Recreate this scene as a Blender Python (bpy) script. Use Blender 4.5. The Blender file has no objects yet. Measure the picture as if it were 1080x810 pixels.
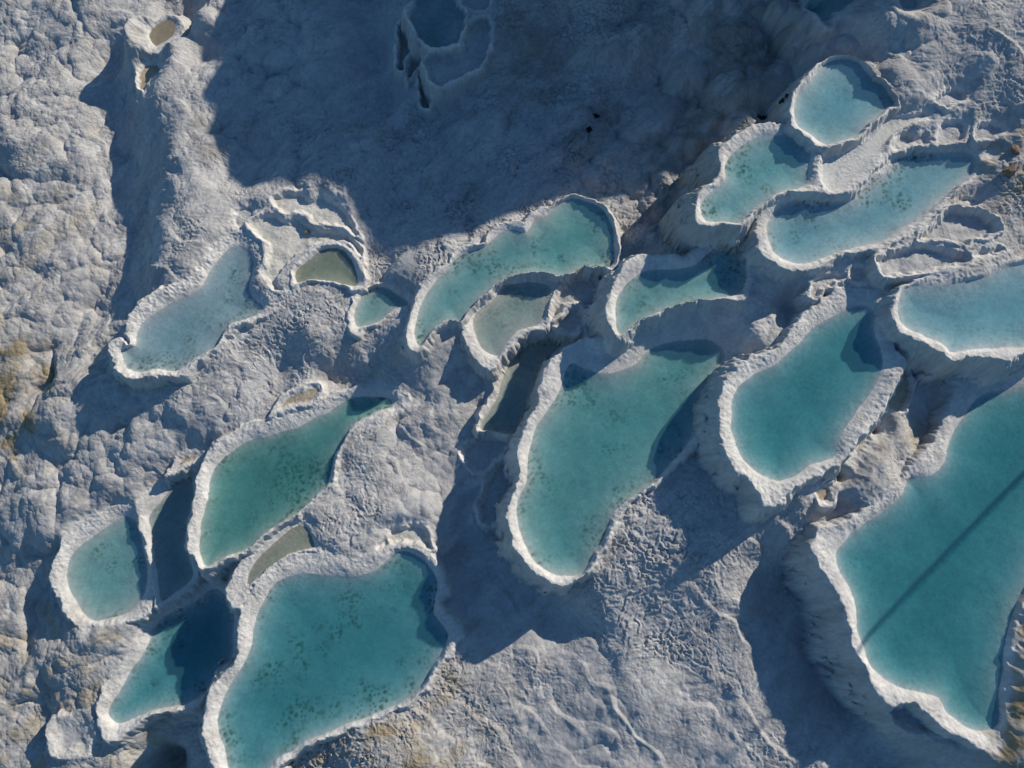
import bpy, math, random
import numpy as np

# ------------------------------------------------------------------ camera
SC = bpy.context.scene
TILT = math.radians(15.0)
CDIST = 27.8
HALF = 18.0 / 25.0                       # tan of half the horizontal field of view
CAM = np.array([0.0, -CDIST * math.sin(TILT), CDIST * math.cos(TILT)])
FW = np.array([0.0, math.sin(TILT), -math.cos(TILT)])
RT = np.array([1.0, 0.0, 0.0])
UPV = np.array([0.0, math.cos(TILT), math.sin(TILT)])


def at(u, v, z):
    """Ground position seen at photo coordinate u, v (1080 x 810) when its height is z."""
    u = np.asarray(u, float); v = np.asarray(v, float)
    a = (u - 540.0) / 540.0 * HALF
    b = (405.0 - v) / 540.0 * HALF
    dx = a
    dy = FW[1] + b * UPV[1]
    dz = FW[2] + b * UPV[2]
    t = (np.asarray(z, float) - CAM[2]) / dz
    return CAM[0] + t * dx, CAM[1] + t * dy


def to_px(x, y, z):
    rx, ry, rz = x - CAM[0], y - CAM[1], z - CAM[2]
    d = ry * FW[1] + rz * FW[2]
    return 540 + 540 / HALF * rx / d, 405 - 540 / HALF * (ry * UPV[1] + rz * UPV[2]) / d


SUN_EL = math.radians(26.0)
SUN_AZ = np.array([0.755, 0.656]); SUN_AZ /= np.linalg.norm(SUN_AZ)
TAN_E = math.tan(SUN_EL)

# ------------------------------------------------------------------ noise
rng = np.random.default_rng(11)
PERM = rng.permutation(256).astype(np.int32)
PERM = np.concatenate([PERM, PERM, PERM])
ANG = rng.random(256) * 2 * math.pi
GX = np.cos(ANG).astype(np.float32); GY = np.sin(ANG).astype(np.float32)
RX = rng.random(256).astype(np.float32); RY = rng.random(256).astype(np.float32)


def pn(x, y, seed=0):
    x = x.astype(np.float32) + np.float32(seed * 17.37 + 500); y = y.astype(np.float32) + np.float32(seed * 31.71 + 500)
    xi = np.floor(x); yi = np.floor(y)
    fx = x - xi; fy = y - yi
    X = xi.astype(np.int32) & 255; Y = yi.astype(np.int32) & 255
    u = fx * fx * fx * (fx * (fx * 6 - 15) + 10); v = fy * fy * fy * (fy * (fy * 6 - 15) + 10)
    X1 = (X + 1) & 255; Y1 = (Y + 1) & 255
    a = PERM[PERM[X] + Y]; b = PERM[PERM[X1] + Y]; c = PERM[PERM[X] + Y1]; d = PERM[PERM[X1] + Y1]
    n00 = GX[a] * fx + GY[a] * fy; n10 = GX[b] * (fx - 1) + GY[b] * fy
    n01 = GX[c] * fx + GY[c] * (fy - 1); n11 = GX[d] * (fx - 1) + GY[d] * (fy - 1)
    p = n00 + u * (n10 - n00); q = n01 + u * (n11 - n01)
    return (p + v * (q - p)) * 1.5


def fbm(x, y, sc, octv=3, seed=0, gain=0.5):
    s = 0; a = 1.0; t = 0
    for k in range(octv):
        s = s + a * pn(x / sc, y / sc, seed + k * 5); t += a
        a *= gain; sc *= 0.5
    return s / t


def worley(x, y, sc, seed=0):
    """Distances to the nearest and second-nearest cell centre."""
    x = (x / sc).astype(np.float32) + np.float32(seed * 13.1 + 300); y = (y / sc).astype(np.float32) + np.float32(seed * 7.7 + 300)
    xi = np.floor(x).astype(np.int32); yi = np.floor(y).astype(np.int32)
    f1 = np.full(x.shape, 9.0, np.float32); f2 = f1.copy()
    for i in (-1, 0, 1):
        for j in (-1, 0, 1):
            h = PERM[PERM[(xi + i) & 255] + ((yi + j) & 255)]
            d = (xi + i + RX[h] - x) ** 2 + (yi + j + RY[h] - y) ** 2
            f2 = np.minimum(f2, np.maximum(f1, d)); f1 = np.minimum(f1, d)
    return np.sqrt(f1), np.sqrt(f2)


def sworley(x, y, sc, seed=0, k=15.0):
    """Smooth distance to cell centres: soft cushions with soft creases."""
    x = (x / sc).astype(np.float32) + np.float32(seed * 13.1 + 300); y = (y / sc).astype(np.float32) + np.float32(seed * 7.7 + 300)
    xi = np.floor(x).astype(np.int32); yi = np.floor(y).astype(np.int32)
    acc = np.zeros(x.shape, np.float32)
    for i in (-1, 0, 1):
        for j in (-1, 0, 1):
            h = PERM[PERM[(xi + i) & 255] + ((yi + j) & 255)]
            acc += np.exp(-k * np.sqrt((xi + i + RX[h] - x) ** 2 + (yi + j + RY[h] - y) ** 2) * (0.75 + 0.5 * RX[(h * 7 + 3) & 255]))
    return np.clip(-np.log(acc + 1e-9) / k, 0, 1.2)


def sstep(a, b, x):
    t = np.clip((x - a) / (b - a), 0, 1)
    return t * t * (3 - 2 * t)


# ------------------------------------------------------------------ the pools and basins of the slope
def Z(ox, oy, s, *p):
    return [(ox + a / s, oy + b / s) for a, b in p]


POOLS = []


def pool(key, zw, C, W=None, fb=0.16, dep=0.6, kind='water', label='', rough=0.05, floor='white', k=0.22, group=None, wi=0.3, lift=()):
    POOLS.append(dict(key=key, zw=zw, C=C, W=W, fb=fb, dep=dep * (0.45 if kind == 'water' else 1), kind=kind, label=label, rough=rough, floor=floor, k=k, group=group, wi=wi, lift=lift))


exec_order = None
# --- top right cascade
pool('round', 2.2, Z(780, 0, 4.5, (262,605),(240,540),(240,490),(255,440),(285,395),(330,345),(380,300),(430,270),(500,260),(560,272),(610,305),(640,350),(690,390),(725,430),(765,495),(705,515),(660,565),(600,610),(575,655),(500,680),(420,700),(375,690),(320,650)),
     Z(780, 0, 4.5, (285,610),(262,560),(262,490),(280,440),(320,395),(370,345),(430,300),(500,282),(560,300),(600,335),(630,370),(675,405),(715,445),(745,490),(700,515),(650,560),(590,605),(560,645),(490,665),(420,682),(370,665),(320,630)),
     fb=0.24, floor='pale', label='small rounded pale turquoise pool, the highest water on the slope')
pool('second', 2.05, Z(720, 0, 3, (350,390),(300,388),(230,390),(200,408),(160,438),(120,460),(115,500),(120,540),(105,575),(70,590),(45,620),(40,660),(50,700),(85,715),(130,710),(180,715),(210,690),(240,660),(290,625),(330,605),(420,605),(440,590),(430,540),(435,490),(440,465),(400,450),(365,415)),
     Z(720, 0, 3, (350,415),(300,425),(240,432),(205,448),(175,470),(150,495),(132,530),(130,570),(95,600),(65,630),(58,665),(75,695),(120,700),(180,705),(215,670),(245,645),(300,612),(330,600),(360,595),(390,580),(400,540),(405,490),(385,440)),
     fb=0.16, floor='pale2', label='turquoise pool right below the small rounded one, against the shaded hollow')
pool('pale_basin', 1.95, Z(840, 120, 4.5, (105,240),(115,190),(155,160),(250,135),(310,115),(350,80),(400,35),(440,5),(540,-5),(620,-15),(640,20),(560,45),(490,75),(450,130),(440,190),(380,250),(310,320),(260,365),(200,380),(150,378),(115,330)),
     Z(840, 120, 4.5, (122,250),(140,200),(180,178),(300,155),(370,92),(450,30),(560,12),(600,10),(545,48),(470,80),(420,130),(370,190),(300,260),(230,340),(190,366),(150,362),(124,320)),
     fb=0.12, dep=0.08, kind='silt', label='pale silted basin squeezed between the rounded pool and the long winding pool')
pool('winding', 1.65, Z(720, 0, 3, (230,710),(245,680),(290,650),(320,620),(400,608),(470,620),(520,615),(570,590),(630,520),(680,475),(740,465),(850,465),(950,470),(985,485),(940,510),(930,560),(870,600),(820,650),(780,690),(720,740),(640,780),(560,795),(500,805),(420,850),(320,845),(265,810),(240,770)),
     Z(720, 0, 3, (265,740),(270,700),(300,662),(350,640),(420,645),(500,640),(545,625),(600,580),(650,530),(690,492),(750,485),(830,485),(900,490),(920,505),(915,540),(880,580),(830,620),(790,660),(740,695),(690,730),(620,765),(540,785),(480,800),(400,830),(330,825),(285,795)),
     fb=0.2, floor='pale', label='long winding pale turquoise pool curving down from the right edge terraces')
pool('shade_left', 2.2, Z(780, 0, 4.5, (330,-20),(345,40),(390,110),(440,130),(462,85),(530,45),(600,-20),(520,-70),(400,-70)), None, fb=0.15, dep=0.3, wi=0.5, kind='shadewater', k=0.3,
     label='shaded blue pool on top of a bulging cliff cut by the upper edge')
pool('shade_right', 2.5, Z(780, 0, 4.5, (735,-20),(750,25),(800,52),(865,45),(885,0),(860,-50),(780,-60)), None, fb=0.15, dep=0.3, wi=0.4, kind='shadewater', k=0.3,
     label='small shaded pool on the bulging cliff directly above the rounded pool')
pool('ledge_a', 1.9, Z(840, 120, 4.5, (445,190),(450,130),(490,80),(560,78),(640,75),(650,110),(620,145),(540,155),(490,170),(460,190)), None, fb=0.1, dep=0.25, kind='dry',
     label='little dry cream basin on the upper bank of the long winding pool', group=None)
pool('ledge_b', 1.82, Z(840, 120, 4.5, (570,590),(600,545),(640,520),(680,470),(720,440),(800,435),(870,440),(930,475),(970,490),(975,555),(920,590),(850,600),(820,630),(770,620),(700,600),(640,600),(600,605)), None, fb=0.16, dep=0.35, kind='dry',
     label='dry pale basin with a dark overhung back wall, below the long winding pool')
pool('ledge_c', 1.74, Z(840, 120, 4.5, (370,690),(400,660),(470,640),(560,610),(640,600),(720,630),(780,645),(840,660),(840,700),(820,725),(760,735),(680,745),(600,760),(500,775),(450,785),(400,770)), None, fb=0.14, dep=0.3, kind='dry',
     label='elongated dry trough running along the bank above the right edge pool')
pool('ledge_d', 1.78, Z(840, 120, 4.5, (845,655),(920,635),(970,615),(1005,650),(960,675),(890,685),(835,710)), None, fb=0.1, dep=0.25, kind='dry',
     label='tiny dry hollow at the end of the trough above the right edge pool')
for n_, (z_, pts_, lab_) in enumerate([
        (1.95, ((655,140),(665,80),(700,35),(760,28),(812,45),(815,120),(780,140),(720,146)), 'small stepped dry ledge above the head of the long winding pool'),
        (2.05, ((835,120),(845,60),(890,30),(985,42),(1000,90),(940,112),(880,130)), 'outermost stepped dry ledge above the long winding pool, by the brown stones'),
        (2.2, ((655,-60),(660,-100),(720,-130),(800,-120),(815,-70),(760,-45),(700,-35)), 'small dry ledge right of the small rounded pool'),
        (1.55, ((720,440),(760,400),(820,390),(880,400),(870,425),(800,425),(740,440)), 'thin dry lip above the overhung dry basin'),
        (1.3, ((55,322),(70,250),(120,215),(190,200),(242,222),(215,258),(140,292),(92,346)), 'scalloped dry lobe on the bank above the blue oval pool'),
        (1.35, ((250,240),(268,182),(340,165),(368,200),(352,250),(300,264)), 'round dry lobe on the bank between the oval and the winding pool')]):
    oy_ = 120 if n_ < 4 else 240
    pool('step%d' % n_, z_, Z(840, oy_, 4.5, *pts_), None, fb=0.1, dep=0.2, wi=0.2, kind='dry', label=lab_)
pool('right_edge', 1.7, Z(840, 240, 4.5, (540,262),(600,235),(700,220),(800,228),(880,215),(940,170),(1080,140),(1200,120),(1350,250),(1300,450),(1200,560),(1080,600),(1010,630),(950,610),(840,605),(740,628),(700,600),(640,565),(580,540),(520,505),(480,480),(460,430),(460,360),(475,310),(490,280)),
     Z(840, 240, 4.5, (500,300),(540,282),(620,275),(700,275),(780,270),(870,240),(960,205),(1080,178),(1200,165),(1300,270),(1250,430),(1160,530),(1080,575),(1000,570),(900,575),(745,590),(720,570),(680,540),(600,510),(530,480),(490,440),(478,390),(482,340)),
     fb=0.14, floor='pale', label='smooth pale blue pool running out of the picture at the right edge')
pool('below_second', 0.95, Z(620, 180, 4.5, (135,780),(95,680),(100,600),(125,520),(160,455),(220,410),(300,400),(400,400),(465,405),(520,360),(575,300),(640,285),(700,300),(740,340),(765,420),(775,500),(765,560),(740,610),(640,603),(540,608),(440,633),(350,662),(280,692),(220,737),(170,775)),
     Z(620, 180, 4.5, (145,770),(130,690),(135,620),(165,560),(215,508),(280,478),(380,470),(480,460),(540,420),(600,370),(660,355),(720,385),(750,440),(752,510),(735,560),(690,596),(600,610),(520,618),(430,645),(340,675),(280,702),(215,745),(165,772)),
     fb=0.16, label='turquoise pool with a dark shaded right end, under the long winding pool')
pool('oval', 1.1, [(758,446),(757,430),(759,418),(769,401),(778,388),(793,376),(813,371),(820,365),(833,349),(848,331),(860,322),(873,313),(884,303),(913,300),(935,303),(938,318),(934,335),(938,352),(946,370),(953,386),(947,400),(937,419),(931,433),(922,447),(904,464),(893,480),(884,490),(872,496),(850,507),(834,518),(820,531),(808,536),(803,530),(800,518),(789,507),(776,493),(762,471)],
     [(772,438),(773,425),(780,408),(796,395),(816,385),(833,371),(847,356),(864,343),(882,332),(896,325),(909,322),(920,330),(921,348),(926,366),(931,383),(927,401),(916,419),(904,434),(893,450),(884,468),(878,480),(866,487),(856,491),(844,498),(831,505),(818,507),(807,502),(796,495),(784,482),(777,467),(771,453)],
     fb=0.18, dep=0.7, rough=0.07, floor='blue', label='clear blue oval pool with a thick white rim, left of the dark gully')
pool('big_right', 0.12, [(862,560),(857,580),(867,600),(882,624),(893,649),(899,676),(913,702),(918,719),(936,743),(951,741),(969,743),(982,757),(1000,772),(1018,779),(1040,790),(1051,786),(1058,768),(1062,730),(1068,690),(1078,645),(1095,612),(1120,565),(1136,500),(1142,435),(1122,390),(1080,384),(1045,383),(1027,381),(1021,388),(1009,400),(1004,418),(993,440),(993,451),(984,467),(969,482),(958,498),(947,511),(929,527),(907,540),(889,551),(873,557)],
     [(907,558),(929,540),(947,527),(957,513),(960,507),(982,502),(996,487),(1000,469),(1009,451),(1018,436),(1033,420),(1051,413),(1080,409),(1112,412),(1126,440),(1122,500),(1108,560),(1085,605),(1070,640),(1062,670),(1058,700),(1053,730),(1051,762),(1042,770),(1029,770),(1016,763),(1000,752),(993,741),(987,735),(978,732),(964,728),(947,726),(931,716),(918,702),(911,684),(904,667),(903,649),(900,631),(893,613),(884,600),(881,584),(887,573),(898,562)],
     fb=0.2, dep=0.75, rough=0.05, floor='blue', label='very large turquoise pool at the right with a thin pole shadow across it')
pool('strip', 0.35, Z(840, 380, 4.5, (412,232),(450,150),(480,90),(508,20),(540,40),(555,90),(555,160),(520,240),(460,248)), None, fb=0.2, dep=0.15, kind='tan', wi=0.2,
     label='ochre stained strip of ledge in the gully behind the blue oval pool')
pool('hole_a', 0.25, Z(740, 400, 4.5, (690,390),(700,330),(740,280),(820,215),(860,195),(875,240),(830,290),(790,330),(750,370),(722,415)), None, fb=0.08, dep=0.2, kind='tan', wi=0.35,
     label='narrow tan pocket with a black hole at its head beside the blue oval pool')
pool('hole_b', 0.15, Z(740, 400, 4.5, (525,540),(550,500),(620,470),(650,430),(700,440),(690,490),(640,540),(640,590),(600,605),(550,600)), None, fb=0.08, dep=0.2, kind='tan', wi=0.35,
     label='rounded tan pocket below the lower end of the blue oval pool')
pool('toe', -0.35, Z(840, 630, 4.5, (430,522),(500,508),(580,522),(640,580),(700,640),(735,680),(650,665),(580,650),(510,630),(460,590)), None, fb=0.1, dep=0.3, kind='dry',
     label='small dry shelf hung under the lower rim of the very large right pool')
# --- centre
pool('shadow_cell', -0.72, Z(420, 190, 4.5, (785,475),(830,432),(900,412),(970,420),(1010,450),(1000,500),(975,560),(960,610),(900,630),(860,590),(800,600),(760,640),(720,680),(715,600),(740,530)), None, fb=0.12, dep=0.35, kind='dry',
     label='dry shaded cell right of the murky shallow pool, largest of its cluster')
pool('shadow_cell_b', -0.85, Z(420, 190, 4.5, (890,640),(920,608),(965,600),(982,690),(930,718),(890,722)), None, fb=0.12, dep=0.3, kind='dry',
     label='small dry shaded cell against the outer wall of the pool below the winding one')
pool('shadow_cell_c', -0.85, Z(420, 190, 4.5, (722,680),(770,632),(840,592),(888,622),(882,690),(850,735),(790,730),(740,700)), None, fb=0.12, dep=0.3, kind='dry',
     label='middle dry shaded cell above the dark narrow pool')
pool('long_mid', -0.35, Z(420, 190, 4.5, (40,790),(35,720),(55,640),(85,540),(130,470),(180,430),(230,405),(245,370),(290,325),(340,305),(405,295),(430,250),(480,205),(550,197),(600,205),(625,160),(680,130),(730,120),(770,90),(830,72),(890,82),(950,105),(1000,145),(1025,190),(1045,270),(1052,345),(1040,400),(1010,430),(950,408),(880,406),(830,428),(775,448),(700,437),(620,422),(580,437),(500,462),(450,507),(380,567),(330,617),(300,672),(240,665),(180,700),(120,780),(85,805)),
     Z(420, 190, 4.5, (95,780),(80,720),(100,640),(130,550),(170,490),(230,435),(260,390),(310,350),(400,322),(440,288),(490,255),(550,245),(605,250),(640,195),(700,165),(760,120),(830,95),(890,107),(950,130),(990,170),(1015,230),(1025,300),(1025,370),(1000,415),(950,418),(880,420),(820,445),(775,462),(690,452),(620,437),(570,452),(490,478),(440,525),(370,580),(320,630),(295,680),(230,672),(170,705),(115,775)),
     fb=0.18, label='long turquoise pool with dark specks on the edge of the shaded hollow')
pool('murky', -0.75, [(489,329),(487,344),(490,360),(500,378),(513,389),(522,387),(529,377),(538,367),(551,353),(566,346),(578,344),(585,330),(588,312),(591,296),(576,290),(558,287),(549,291),(531,294),(520,304),(504,318),(494,327)],
     [(502,334),(509,325),(522,314),(533,303),(549,299),(564,298),(578,300),(581,306),(577,319),(574,333),(568,342),(556,345),(543,351),(533,361),(525,374),(520,375),(509,369),(502,356),(499,342)],
     fb=0.16, dep=0.22, floor='grey', label='murky grey shallow pool half in shadow beneath the long speckled pool')
pool('big_mid', -0.15, [(544,476),(547,498),(544,513),(536,533),(535,551),(541,571),(549,589),(564,604),(582,615),(594,617),(617,606),(627,594),(636,578),(645,560),(655,545),(665,531),(680,518),(700,505),(715,490),(735,470),(746,448),(755,418),(764,399),(778,386),(789,374),(803,356),(802,340),(796,327),(786,321),(770,318),(750,317),(733,319),(704,326),(684,334),(669,343),(662,358),(650,357),(624,357),(606,361),(591,371),(578,384),(570,404),(567,424),(558,440),(551,455)],
     [(604,384),(613,388),(629,392),(644,394),(660,389),(673,382),(682,372),(693,364),(711,360),(729,358),(744,358),(756,364),(763,375),(761,386),(753,401),(744,414),(742,432),(735,450),(730,463),(716,478),(702,493),(693,504),(676,518),(662,528),(649,541),(641,556),(629,580),(616,601),(602,607),(584,606),(569,596),(558,582),(549,564),(546,547),(546,529),(553,511),(556,496),(558,476),(565,452),(576,434),(587,420),(593,404),(598,391)],
     fb=0.2, dep=0.7, rough=0.05, lift=[(690,331,38,.45),(735,318,42,.6),(785,325,38,.6),(803,350,25,.7),(640,356,20,.2)], k=0.14, label='large green turquoise pool in the middle with a white rim all down its left')
pool('dark_narrow', -1.65, Z(480, 300, 4.5, (95,700),(135,590),(175,510),(190,440),(210,380),(250,310),(320,240),(390,200),(450,205),(500,240),(540,265),(520,300),(460,340),(420,420),(395,500),(380,570),(350,640),(310,700),(270,720),(200,702),(130,697)),
     Z(480, 300, 4.5, (120,680),(155,610),(205,530),(228,450),(250,400),(300,335),(350,285),(410,250),(460,255),(495,290),(460,330),(415,410),(385,500),(365,590),(320,680),(270,708),(180,690)),
     fb=0.2, dep=0.5, floor='grey', label='dark narrow shaded pool tucked behind the large middle pool')
pool('arc_a', -2.0, Z(360, 270, 3, (372,605),(430,568),(500,562),(548,582),(512,628),(468,680),(425,690),(388,650)), None, fb=0.1, dep=0.3, kind='dry',
     label='shaded dry shell below the dark narrow pool')
pool('arc_b', -2.2, Z(360, 270, 3, (430,790),(450,730),(480,675),(545,615),(560,700),(548,780),(500,850),(440,850)), None, fb=0.1, dep=0.3, kind='dry',
     label='lower shaded dry shell against the left wall of the large middle pool')
pool('little', -1.0, Z(240, 190, 4.5, (575,690),(580,620),(600,560),(625,520),(690,495),(760,492),(820,515),(865,550),(880,590),(850,610),(790,625),(730,665),(680,690),(640,705),(620,735),(590,715)),
     Z(240, 190, 4.5, (610,690),(605,640),(617,580),(652,535),(720,515),(780,525),(830,555),(855,590),(800,612),(740,655),(690,680),(630,698)),
     fb=0.2, dep=0.4, label='very small green pool at the foot of the long speckled pool')
pool('olive', -0.82, Z(240, 190, 4.5, (310,530),(300,470),(310,410),(350,370),(380,340),(440,310),(510,298),(560,310),(600,345),(630,390),(645,440),(655,500),(620,522),(580,512),(520,492),(450,480),(390,477),(340,492)),
     Z(240, 190, 4.5, (330,480),(325,440),(360,400),(400,370),(450,335),(510,328),(560,340),(590,380),(610,440),(613,500),(560,497),(480,483),(400,472),(350,480)),
     fb=0.2, dep=0.3, floor='olive', label='half-round olive brown pool framed by cream shelves')
pool('cream', -0.82, Z(240, 190, 4.5, (90,225),(110,180),(180,145),(235,155),(270,180),(340,170),(380,200),(430,225),(520,228),(590,265),(640,330),(652,400),(640,392),(600,338),(560,303),(510,290),(440,300),(370,340),(300,375),(278,410),(250,450),(240,490),(300,537),(250,530),(190,500),(150,450),(172,390),(172,320),(145,270)), None, fb=0.12, dep=0.22, kind='cream', wi=0.25,
     label='cream yellow stained dry shelf between the left pool and the olive pool')
pool('cream_top', -0.72, Z(240, 190, 4.5, (200,75),(260,50),(340,48),(385,85),(430,60),(480,85),(540,105),(580,160),(610,220),(645,280),(600,270),(560,235),(510,215),(440,210),(390,205),(370,172),(330,158),(270,165),(235,140)), None, fb=0.1, dep=0.2, kind='cream', wi=0.25,
     label='scalloped cream shelf above the olive pool on the border of the shade')
pool('disc', -0.95, Z(240, 190, 4.5, (20,185),(40,132),(100,118),(142,140),(120,165),(85,208),(50,222)), None, fb=0.08, dep=0.12, kind='dry', wi=0.15,
     label='tiny round dry saucer above the head of the left pool')
pool('left', -1.0, Z(90, 220, 4.5, (110,670),(120,635),(165,618),(205,640),(190,600),(205,530),(245,460),(300,410),(370,375),(450,350),(520,320),(530,270),(580,220),(620,160),(680,110),(740,95),(800,115),(830,170),(840,240),(815,290),(800,340),(830,380),(880,415),(920,450),(880,490),(820,515),(760,540),(700,560),(665,600),(625,660),(550,715),(500,750),(440,790),(360,790),(300,795),(260,805),(200,800),(150,775),(130,730)),
     Z(90, 220, 4.5, (180,680),(245,655),(250,590),(290,530),(350,480),(430,440),(510,400),(560,370),(590,310),(620,250),(660,205),(700,180),(750,180),(790,215),(795,270),(775,340),(780,400),(810,440),(845,470),(815,500),(755,525),(695,540),(655,580),(618,650),(540,700),(480,740),(430,770),(340,765),(260,780),(200,750)),
     fb=0.2, dep=0.4, rough=0.09, floor='milky', label='milky grey blue pool at the left with a rough crusty bank')
# --- lower left
pool('alcove_a', -1.55, Z(190, 390, 4.5, (425,222),(470,130),(530,90),(600,65),(660,70),(682,98),(650,142),(620,168),(540,184),(460,212)), None, fb=0.08, dep=0.12, kind='tan', wi=0.35,
     label='small beige alcove on the upper rim of the green pool')
pool('alcove_b', -2.35, Z(0, 380, 4.5, (780,550),(815,490),(850,440),(940,425),(1000,425),(960,480),(900,505),(840,535)), None, fb=0.06, dep=0.12, kind='tan', wi=0.4,
     label='small beige alcove above the deep shaded trough')
pool('green', -1.78, [(197,568),(203,541),(207,514),(210,494),(223,474),(234,463),(254,450),(279,443),(292,438),(310,431),(328,427),(346,417),(366,411),(390,404),(410,407),(428,414),(432,424),(424,432),(410,435),(398,437),(385,443),(372,453),(363,468),(356,485),(350,508),(341,519),(325,532),(316,541),(299,551),(284,561),(272,571),(262,581),(252,585),(239,590),(214,601),(205,590),(198,578)],
     [(211,568),(212,550),(219,528),(223,506),(232,488),(246,474),(266,465),(286,459),(312,450),(332,441),(350,432),(362,424),(377,419),(394,418),(410,421),(412,429),(397,434),(383,440),(370,450),(361,466),(354,483),(348,506),(339,517),(323,530),(314,539),(297,549),(283,559),(272,569),(262,578),(252,583),(239,587),(226,593),(218,596),(213,586)],
     fb=0.2, dep=0.75, rough=0.06, floor='green', label='deep green pool speckled with algae, left of the two mounds')
pool('sliver', -1.98, Z(220, 530, 4.5, (80,410),(110,350),(150,290),(200,220),(260,150),(330,100),(400,60),(450,70),(490,110),(510,200),(520,218),(450,230),(380,248),(300,298),(240,353),(195,398),(165,480),(125,500),(95,470)),
     Z(220, 530, 4.5, (185,390),(195,335),(240,262),(300,205),(380,135),(410,115),(440,105),(475,125),(492,180),(492,208),(430,225),(370,245),(305,295),(245,345)),
     fb=0.1, dep=0.14, floor='olive', label='narrow olive sliver of shallow water above the big lower left pool')
pool('small_arch', -2.05, Z(330, 530, 4.5, (305,215),(320,170),(370,120),(440,95),(520,95),(560,150),(572,200),(560,228),(500,207),(440,202),(370,202),(320,218)), None, fb=0.12, dep=0.22, kind='cream', wi=0.22,
     label='cream arched shelf on the upper right rim of the big lower left pool')
pool('big_left', -2.1, [(238,708),(249,697),(251,663),(258,634),(269,617),(282,601),(302,588),(320,582),(340,580),(360,586),(376,589),(398,582),(413,576),(433,576),(447,581),(460,592),(465,604),(470,619),(464,637),(472,652),(483,661),(488,670),(480,676),(473,690),(462,705),(439,735),(408,752),(380,764),(360,771),(328,785),(309,798),(293,809),(280,824),(255,835),(232,822),(222,805),(218,794),(213,768),(216,746),(222,726),(230,716)],
     [(287,618),(295,612),(309,607),(327,604),(344,607),(362,608),(380,606),(396,601),(408,592),(418,585),(430,582),(444,588),(454,598),(461,612),(459,630),(458,646),(467,658),(474,669),(470,683),(460,697),(437,730),(407,748),(380,760),(360,767),(327,780),(307,793),(290,803),(278,815),(258,824),(243,812),(238,798),(233,772),(231,754),(236,732),(246,718),(256,704),(262,688),(267,666),(274,645),(280,630)],
     fb=0.2, dep=0.7, rough=0.05, floor='blue', label='big bright turquoise pool reaching the lower edge, thick white left rim')
pool('trough', -2.95, Z(30, 480, 4.5, (515,260),(530,210),(570,160),(650,110),(720,75),(795,55),(800,130),(780,220),(755,320),(752,400),(775,490),(812,560),(790,615),(740,655),(660,695),(605,715),(592,620),(577,520),(560,440),(535,340)),
     Z(30, 480, 4.5, (580,290),(640,205),(700,140),(775,95),(785,150),(770,250),(750,330),(742,420),(765,500),(792,560),(765,612),(700,652),(632,685),(620,580),(592,430),(580,350)),
     fb=0.14, dep=0.5, floor='grey', label='deep shaded trough pool under the left rim of the green pool')
pool('far_left', -3.1, Z(30, 480, 4.5, (100,600),(105,540),(130,480),(150,420),(180,350),(240,310),(330,270),(400,240),(490,235),(515,260),(530,330),(560,420),(575,500),(588,600),(595,690),(560,750),(520,785),(440,792),(360,805),(310,810),(265,842),(220,800),(170,755),(150,690),(115,640)),
     Z(30, 480, 4.5, (185,590),(192,520),(222,462),(282,412),(342,362),(412,312),(462,290),(500,303),(525,350),(550,460),(562,540),(552,640),(522,710),(475,750),(400,772),(340,780),(300,780),(262,745),(212,668)),
     fb=0.2, dep=0.5, rough=0.06, label='small teal pool nearest the left edge with a pale sandy lower end')
pool('shade_lower', -3.6, Z(80, 630, 4.5, (100,560),(110,490),(140,400),(200,340),(250,280),(290,210),(330,120),(360,65),(420,40),(500,10),(570,-20),(600,-60),(650,-75),(710,-40),(760,30),(775,90),(755,300),(690,370),(630,430),(605,490),(560,515),(480,540),(380,556),(310,588),(250,640),(200,685),(150,670),(115,620)),
     Z(80, 630, 4.5, (165,530),(200,460),(250,370),(300,300),(350,200),(380,135),(440,85),(530,42),(600,5),(650,-40),(705,-10),(750,80),(748,200),(735,300),(670,375),(610,450),(550,492),(470,520),(380,537),(310,558),(240,588),(200,597),(165,568)),
     fb=0.24, dep=0.7, floor='blue', label='deep blue pool mostly in shadow below the left rim of the big lower left pool')
pool('corner', -3.7, Z(0, 630, 4.5, (215,640),(230,590),(270,560),(340,558),(400,575),(440,680),(420,740),(350,760),(260,765),(225,700)), None, fb=0.04, dep=0.14, kind='dry', wi=0.6,
     label='broken dry shelf in the lower left corner')
# --- the shaded hollow and the far left ridge
pool('hollow_a', -0.2, Z(390, 0, 4.5, (175,30),(200,0),(230,-60),(330,-90),(430,-50),(425,5),(468,45),(450,80),(455,130),(430,190),(425,212),(370,218),(290,222),(240,190),(215,178),(205,130),(178,90)), None, fb=0.26, dep=0.42, kind='shadewater', wi=0.2,
     k=0.2, label='largest slate blue basin of the shaded group at the top')
pool('hollow_b', -0.5, Z(390, 0, 4.5, (440,220),(430,190),(470,110),(500,75),(570,80),(582,180),(560,250),(520,320),(440,360),(360,400),(310,410),(270,350),(258,290),(275,245),(310,218),(380,220)), None, fb=0.28, dep=0.4, kind='dry', wi=0.3,
     k=0.2, label='wide dry shaded basin below the slate blue one')
pool('hollow_c', -0.9, Z(390, 0, 4.5, (125,130),(165,95),(205,130),(215,180),(200,230),(170,270),(162,330),(130,330),(115,290),(130,190)), None, fb=0.24, dep=0.55, kind='dry', wi=0.2,
     k=0.2, label='dark slot basin on the left side of the slate blue one')
pool('hollow_d', -1.0, Z(390, 0, 4.5, (168,305),(190,258),(240,250),(255,295),(215,335),(185,390),(168,370)), None, fb=0.22, dep=0.5, kind='dry', wi=0.2,
     k=0.2, label='small dark scallop between the slot basin and the wide dry one')
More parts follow.
